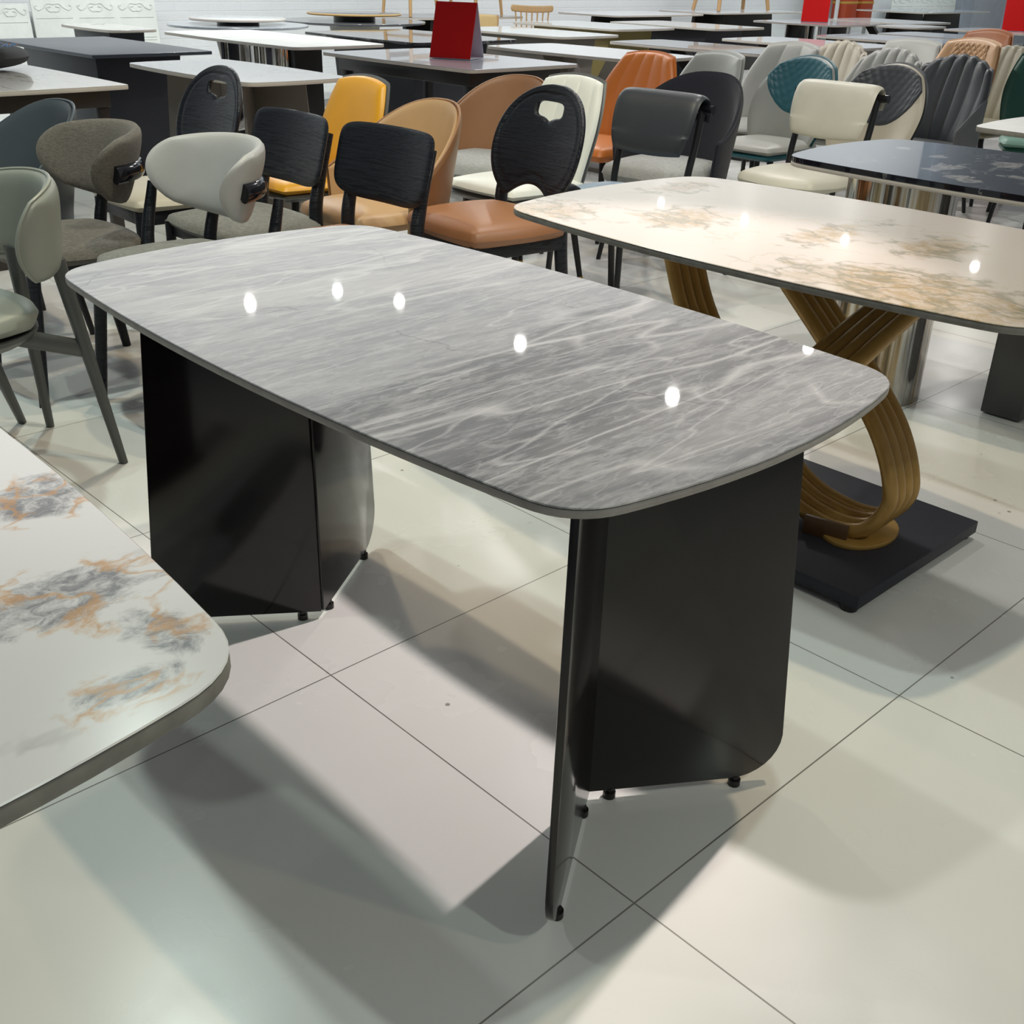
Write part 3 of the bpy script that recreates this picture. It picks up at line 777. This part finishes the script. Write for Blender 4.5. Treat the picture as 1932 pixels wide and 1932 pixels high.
# middle row
table('warm white veined table with dark apron, holding the black cushion', 1.62, 2.36, 4.98, 6.25, WARMM, EDGEP, 'four', base_mat=plain('dark_brown_frame', (.03,.022,.018), .4), bl=.01, bs=.01, r=.015)
table('pale marble table on folded dark legs behind the small grip-hole chair', 2.86, 3.44, 4.80, 6.03, PALEM, EDGEP, 'fold', base_mat=BASEG)
table('blue grey table carrying the largest red sign', 4.26, 5.12, 4.82, 6.24, BLUEG, EDGEP, 'four', base_mat=BLK, bl=.015, bs=.015, r=.03)
table('pale marble table on arched legs behind the brown tub chair', 5.66, 6.34, 4.86, 6.25, PALEM, EDGEP, 'arch', base_mat=BASEG)
table('graphite table behind the orange ribbed chair', 6.92, 7.58, 4.78, 6.22, GRAPH, EDGEP, 'cross')
table('pale table right of the graphite one', 8.20, 8.95, 4.82, 6.10, PALEM, EDGEP, 'box')
table('pale table beyond the smooth light grey chair', 9.55, 10.35, 4.85, 6.05, BLUEG, EDGEP, 'box', base_mat=CONC)
table('pale blue table left of the rust orange chair', 10.60, 11.35, 5.02, 6.02, BLUEG, EDGEP, 'cross')
table('pale table carrying the red sign at the right edge', 12.3, 13.2, 5.1, 6.2, PALEM, EDGEP, 'box')
# back row
table('matte navy table on a solid dark plinth', 2.93, 3.70, 6.60, 8.10, NAVYT, None, 'block', th=.022, base_mat=DKB, bl=.01, bs=.01, r=.015)
table('bright white table on mirrored curved legs', 4.32, 5.08, 6.64, 8.44, WHITEP, EDGEP, 'mirror')
table('glossy dark marble table with flecked edge', 5.36, 6.38, 6.66, 8.10, DMARB, DMARB, 'block', base_mat=DKB)
table('pale table with thick body beside the red sign', 6.95, 7.68, 6.76, 8.14, PALEM, EDGEP, 'block', base_mat=BASEG)
table('pale table on an olive gold pedestal', 8.32, 9.20, 7.38, 8.80, PALEM, EDGEP, 'block', base_mat=OLIVEB)
table('veined glossy table between the wooden chairs', 9.45, 10.3, 7.1, 8.5, WARMM, EDGEP, 'block', base_mat=DKB)
table('pale table carrying the middle red sign', 11.6, 12.6, 7.1, 8.2, BLUEG, EDGEP, 'mirror')
table('long pale table in front of the orange rack', 13.0, 14.1, 7.0, 8.2, PALEM, EDGEP, 'cross')
table('pale table beyond the blue one near the right edge', 12.2, 12.9, 6.45, 6.95, PALEM, EDGEP, 'box')
# far row
table('small pale table on a tapering dark pedestal by the embossed boards', 4.02, 4.42, 8.70, 9.60, WARMM, EDGEP, 'block', base_mat=DKB)
table('long pale table under the wooden bench', 12.9, 15.0, 9.7, 10.7, PALEM, EDGEP, 'box')
table('pale table near the wall right of the spindle chair', 10.7, 12.4, 9.5, 10.5, PALEM, EDGEP, 'box')
table('grey table under the two wooden chairs', 7.75, 9.3, 9.62, 10.5, GRAPH, EDGEP, 'box')
table('pale green-grey table before the grey wall', 17.2, 19.4, 9.0, 10.2, BLUEG, EDGEP, 'box')
table('white table with rounded corner at the right edge', 4.40, 5.10, .75, 2.02, WHITEP, EDGEG, 'arch', base_mat=BLK)

def round_table(label, x, y, r, top, edge, base, lab2, top2, edge2, r2, dz=.03):
    t = thing('round_table', label, 'table', (x, y))
    MB().lathe((0,0,.735), [(r*.98,0),(r,.006),(r,.018),(r-.004,.022)], 72).build('tabletop', top, t)
    MB().lathe((0,0,0), [(r*.55,0),(r*.5,.03),(r*.3,.06),(r*.26,.4),(r*.36,.733)], 40).build('pedestal', base, t)
    u = thing('lazy_susan', lab2, 'turntable', (x, y, .757))
    MB().lathe((0,0,0), [(r2*.45,0),(r2*.45,dz)], 40).build('turntable_base', BLK, u)
    MB().lathe((0,0,dz), [(r2*.97,0),(r2,.006),(r2,.016),(r2-.005,.02)], 72).build('plate', top2, u)
    MB().tube([(r2*math.cos(2*PI*i/72), r2*math.sin(2*PI*i/72), dz+.010) for i in range(72)], .010, 8, closed=True).build('plate_rim', edge2, u)
    return t
round_table('pale round table with a white turntable', 5.40, 9.15, .60, BLUEG, EDGEP, BASEG, 'pale turntable on the pale round table', PALEM, EDGEP, .40)
round_table('dark round table with a gold rimmed turntable', 6.80, 9.38, .68, GRAPH, EDGEG, CONC, 'dark turntable with gold rim on the dark round table', GRAPH, plain('gold_rim', (.5,.32,.12), .35), .44, .05)

# ------------------------------------------------------------------ red table signs
RED = plain('red_card', (.55,.0008,.001), .5, spec=.25, var=.02); CARDB = plain('pale_card', (.50,.52,.60), .5)
def sign(label, x, y, z, w, h, d, rot):
    t = thing('table_sign', label, 'sign', (x, y, z), rot)
    th = .004
    f = MB().plate([(-w/2,-d/2,.004),(w/2,-d/2,.004),(w/2,-.003,h),(-w/2,-.003,h)], (0,-h,d/2), th).build('front_panel', RED, t)
    MB().plate([(-w/2,d/2,.004),(w/2,d/2,.004),(w/2,.003,h),(-w/2,.003,h)], (0,h,d/2), th).build('rear_panel', CARDB, t)
    MB().box((0,0,.002),(w,d,.003)).build('bottom_panel', CARDB, t)
    return t
sign('largest red tent card sign, on the blue grey table', 4.72, 5.47, .757, .27, .31, .20, -66)
sign('red tent card sign near the wooden bench, middle of the three', 12.10, 7.68, .757, .30, .36, .20, -60)
sign('red tent card sign cut by the right edge', 12.75, 5.60, .757, .30, .36, .20, -60)

# ------------------------------------------------------------------ black cushion with lettering
t = thing('cushion', 'black boxed cushion with blue and orange lettering on the veined table', 'cushion', (2.02, 6.02, .7575), -45)
def PC(u, v):
    a, b_ = sq(u, v, .4); return (a*.30, b_*.16, .0585)
body = MB().pad(PC, .115, 26, 22, prof=3).build('cushion_body', plain('black_canvas', (.03,.03,.032), .75), t)
def text3d(s, size, mat, parent, loc, rot, depth=.001, label=None, name='lettering'):
    c = bpy.data.curves.new(name, 'FONT'); c.body = s; c.size = size; c.extrude = depth; c.align_x = 'CENTER'; c.align_y = 'CENTER'
    tmp = bpy.data.objects.new(name, c); COL.objects.link(tmp)
    bpy.context.view_layer.update()
    me = bpy.data.meshes.new_from_object(tmp.evaluated_get(bpy.context.evaluated_depsgraph_get()))
    bpy.data.objects.remove(tmp); bpy.data.curves.remove(c)
    o = bpy.data.objects.new(name, me); COL.objects.link(o); me.materials.clear(); me.materials.append(mat)
    o.parent = parent; o.location = loc; o.rotation_euler = rot
    if label: o['label'] = label
    return o
text3d('TONUTAP', .055, plain('blue_print', (.10,.25,.55), .5), body, (.17, -.075, .116), (math.radians(22), 0, 0), label='blue printed letters')
MB().box((.17,-.045,.121),(.26,.006,.002)).build('printed_line', plain('orange_print', (.65,.22,.08), .5), body)

# ------------------------------------------------------------------ wooden chairs at the back
def oak_stool_chair(label, x, y, z, rot, h=.45, w=.44, name='wooden_chair', back=None, apron=True):
    t = thing(name, label, 'chair', (x, y, z), rot)
    for sx in (-1, 1):
        for sy in (-1, 1): leg_t(t, (sx*w*.40, sy*w*.38, h-.01), (sx*w*.48, sy*w*.46, 0), .022, .016, OAK)
    MB().pad(lambda u, v: (sq(u,v,.35)[0]*w/2, sq(u,v,.35)[1]*w/2, h+.012), .03, 18, 18, prof=8).build('seat', OAK, t)
    for sx in (-1, 1): MB().box((sx*w*.43, 0, h*.42), (.018, w*.8, .025)).build('stretcher', OAK, t, bevel=.003)
    for sy in (-1, 1): MB().box((0, sy*w*.40, h*.86), (w*.8, .02, .05)).build('stretcher', OAK, t, bevel=.003)
    if back == 'spindle':
        for i in range(7):
            s = (i-3)*.058; MB().tube([(s*.85, w*.42, h+.02), (s, w*.50, h+.27), (s*1.05, w*.56-.3*s*s, h+.36)], [.009,.0075,.0085], 8).build('spindle', OAK, t)
        def P(u, v):
            a, b_ = sq(u, v, .2); s = a*.235; return (s, w*.57+.1*b_*.05-.5*s*s, h+.385+b_*.035+.012*a*a)
        MB().pad(P, .022, 22, 10, prof=8).build('crest_rail', OAK, t)
    elif back == 'cane':
        for sx in (-1, 1): MB().tube([(sx*.20, w*.42, h), (sx*.215, w*.55, h+.34)], .017, 10).build('back_post', OAK, t)
        def P(u, v):
            a, b_ = sq(u, v, .2); s = a*.215; return (s, w*.53+.12*b_*.1-.6*s*s, h+.24+b_*.11)
        MB().pad(P, .012, 20, 12, prof=10).build('backrest', plain('cane_weave', (.52,.36,.17), .6, bs=150, bstr=.4), t)
        for sx in (-1, 1): MB().tube(spl([(sx*.215, w*.5, h+.20), (sx*.25, 0, h+.21), (sx*.235, -w*.35, h+.19), (sx*.22, -w*.42, h)], 5), .016, 10).build('armrest', OAK, t)
    return t
oak_stool_chair('wooden stool standing on a far table, left of the largest red sign', 8.02, 10.05, .757, 8)
oak_stool_chair('wooden stool standing on a far table, just above the largest red sign', 8.95, 10.05, .757, 4)
oak_stool_chair('oak spindle-back chair between the far tables', 9.10, 9.30, 0, -44, back='spindle')
oak_stool_chair('oak armchair with woven cane back left of the spindle chair', 8.22, 9.20, 0, -40, back='cane', name='wooden_armchair')
t = thing('wooden_bench', 'light wooden bench whose legs stand on a far table by the wall', 'bench', (13.9, 10.2, .761), 0)
for sx in (-1, 1):
    for sy in (-1, 1): leg_t(t, (sx*.5, sy*.17, .44), (sx*.58, sy*.22, .002), .034, .026, OAK)
MB().box((0,0,.46),(1.25,.44,.04)).build('seat', OAK, t, bevel=.008)

# ------------------------------------------------------------------ embossed boards and rack by the wall
FOAM = plain('white_foam_board', (.70,.73,.69), .65)
def board(label, x, y, w, h, cols, tilt=6):
    t = thing('embossed_board', label, 'wall panel', (x, y, 0), 0)
    t.rotation_euler = (math.radians(-tilt), 0, 0)
    bd = MB().box((0,0,h/2),(w,.02,h)).build('board', FOAM, t, bevel=.004)
    cw = w/cols
    m = MB()
    for c in range(cols):
        xc = -w/2 + cw*(c+.5)
        for zz in (.74, .56, .535, .30):
            m.tube([(xc-cw*.42,-.011,h*zz/.9*1.0),(xc+cw*.42,-.011,h*zz/.9)], .006, 6)
        zc = h*.92
        for s in (-1, 1):
            m.tube(spl([(xc, -.011, zc+.03), (xc+s*cw*.14,-.011,zc+.035), (xc+s*cw*.24,-.011,zc), (xc+s*cw*.36,-.011,zc-.02), (xc+s*cw*.43,-.011,zc+.012), (xc+s*cw*.37,-.011,zc+.022)], 5), .008, 6)
            m.tube(spl([(xc, -.011, zc-.03), (xc+s*cw*.10,-.011,zc-.03), (xc+s*cw*.16,-.011,zc), (xc+s*cw*.06,-.011,zc+.01)], 5), .008, 6)
            m.tube(spl([(xc+s*cw*.12,-.011,h*.46),(xc+s*cw*.3,-.011,h*.46),(xc+s*cw*.40,-.011,h*.36)],4), .006, 6)
            m.lathe((xc+s*cw*.34,-.009,h*.44), [(.03,-.004),(.02,.006)], 12)
        m.tube([(xc-cw*.12,-.011,h*.46),(xc+cw*.12,-.011,h*.46)], .006, 6)
    m.build('relief', FOAM, bd)
    return t
board('white embossed foam board leaning on the wall at the left edge', 3.85, 10.98, 1.02, .85, 3)
board('white embossed foam board leaning on the wall, three ornaments wide, right of the edge one', 4.99, 10.96, 1.22, .89, 3)
board('white embossed brick-pattern board leaning right of the orange rack', 20.9, 10.9, 2.4, .92, 3)
t = thing('storage_rack', 'white storage rack with orange bundles by the back wall', 'rack', (18.0, 10.75, 0))
for sx in (-.95,-.45,.0,.5):
    MB().box((sx,0,.9),(.05,.05,1.8)).build('post', WHITEP, t, bevel=.004)
for zz in (.55,1.2): MB().box((-.2,0,zz),(1.6,.4,.04)).build('shelf', WHITEP, t, bevel=.004)
for sx, w_ in ((-.22,.34),(.27,.36)):
    b_ = thing('bundle', 'orange red bundle standing in the storage rack, ' + ('left one' if sx < 0 else 'right one'), 'bundle', (18.0+sx, 10.75, .572))
    MB().box((0,0,.26),(w_,.28,.52)).build('bundle_wrap', plain('orange_red_wrap', (.42,.06,.02), .5), b_, bevel=.02)
    MB().box((0,0,.26),(w_+.006,.286,.035)).build('strap', plain('ochre_strap', (.5,.3,.05), .5), b_, bevel=.003)

# ------------------------------------------------------------------ groups of repeats
for key, grp in (('horn-back chair', 'horn-back chairs behind the main table'), ('black wood panel-back', 'black wood panel-back chairs'), ('black round-back chair', 'black round-back chairs with grip holes'),
                 ('roll-back chair', 'roll-back chairs'), ('red tent card', 'red tent card signs on the tables'), ('bundle standing', 'orange bundles in the rack'), ('foam board', 'embossed foam boards by the wall'),
                 ('wooden stool standing', 'wooden stools on the far table')):
    for o in list(COL.objects):
        if o.parent is None and o.get('category') and str(o.get('label', '')).find(key) >= 0 and 'behind the light grey horn' not in (o['label'] if key == 'horn-back chair' else '') and not (key == 'horn-back chair' and not o.name.startswith('horn')):
            o['group'] = grp

# ------------------------------------------------------------------ lights
def spot(x, y, p, col, z=3.0, size=150, blend=.6, r=.045, aim=None):
    d = bpy.data.lights.new('spot', 'SPOT'); d.energy = p; d.color = col; d.spot_size = math.radians(size); d.spot_blend = blend; d.shadow_soft_size = r
    o = bpy.data.objects.new('ceiling_spot', d); COL.objects.link(o); o.location = (x, y, z)
    if aim: o.rotation_euler = (V(aim)-V((x,y,z))).to_track_quat('-Z','Y').to_euler()
    return o
COOL = (.84,1.0,.93); PINK = (1.0,.89,.87); WARM = (1.0,.81,.55); NEUT = (1.0,.97,.93)
PW = 100
# tracks running along the hall
spot(1.61, .46, PW*1.3, COOL, z=4.5, size=120); spot(1.27, -1.3, PW*.6, COOL, size=120); spot(1.30, 3.3, PW*.9, COOL, size=120); spot(-.6, 2.9, PW*.5, COOL, size=110)
spot(2.17, .50, PW*1.75, WARM, z=4.2, size=120); spot(2.02, -1.2, PW*.3, WARM, size=120); spot(2.1, 3.6, PW*.7, WARM, size=110)
spot(3.63, 1.25, PW*4.6, PINK, size=31, blend=.5, aim=(.68,1.46,0)); spot(3.63, 1.25, PW*.7, NEUT, size=100); spot(3.63, 3.3, PW*.7, NEUT, size=110)
for y in (4.57,6.16,7.75): spot(6.0, y, PW*.8, NEUT, size=160)
spot(4.92, 8.52, PW*1.0, NEUT, size=165); spot(5.78, 8.4, PW*.5, COOL, size=165); spot(7.76, 4.57, PW*.8, NEUT, size=150)
for y in (5.0,6.57,7.98,9.32): spot(11.6, y, PW*.75, NEUT, size=165)
for x in (2.0, 7.5, 16.0, 20.5): spot(x, 8.2, PW*1.1, COOL, size=120)
for x in (1.5, 7.5, 13.5, 19.5):          # added fill strips that brighten the wall mirrored in the tabletops
    d = bpy.data.lights.new('wall_fill', 'AREA'); d.shape = 'RECTANGLE'; d.size = 5.6; d.size_y = .3; d.energy = 95; d.color = (.93,.97,1.0)
    o = bpy.data.objects.new('wall_fill_strip', d); COL.objects.link(o); o.location = (x, 8.6, 3.5); o.rotation_euler = (math.radians(80), 0, 0)

w = bpy.data.worlds.new('world'); sc.world = w; w.use_nodes = True
bg = w.node_tree.nodes['Background']; bg.inputs[0].default_value = (.88,.94,1.0,1); bg.inputs[1].default_value = .19

# ------------------------------------------------------------------ camera
f_px, pitch, roll, hgt, th = 2064.59, 0.464524, 0.0260582, 1.2803, 2.33943281
F = V((0, math.cos(pitch), -math.sin(pitch))); Rt = V((1,0,0)); Up = Rt.cross(F)
c, s = math.cos(roll), math.sin(roll)
Rt, Up = Rt*c + Up*s, -Rt*s + Up*c
Xa = V((math.sin(th), -math.cos(th), 0)); Ya = V((math.cos(th), math.sin(th), 0))
def gw(v): return V((v.dot(Xa), v.dot(Ya), v.z))
Rt, Up, F = gw(Rt), gw(Up), gw(F)
cam = bpy.data.cameras.new('camera'); cam.sensor_width = 36; cam.lens = f_px/1932*36; cam.clip_start = .02; cam.clip_end = 100
co = bpy.data.objects.new('camera', cam); COL.objects.link(co)
B = -F
co.matrix_world = Matrix(((Rt.x,Up.x,B.x,0),(Rt.y,Up.y,B.y,0),(Rt.z,Up.z,B.z,hgt),(0,0,0,1)))
sc.camera = co
sc.view_settings.view_transform = 'Standard'; sc.view_settings.look = 'None'; sc.view_settings.exposure = 0
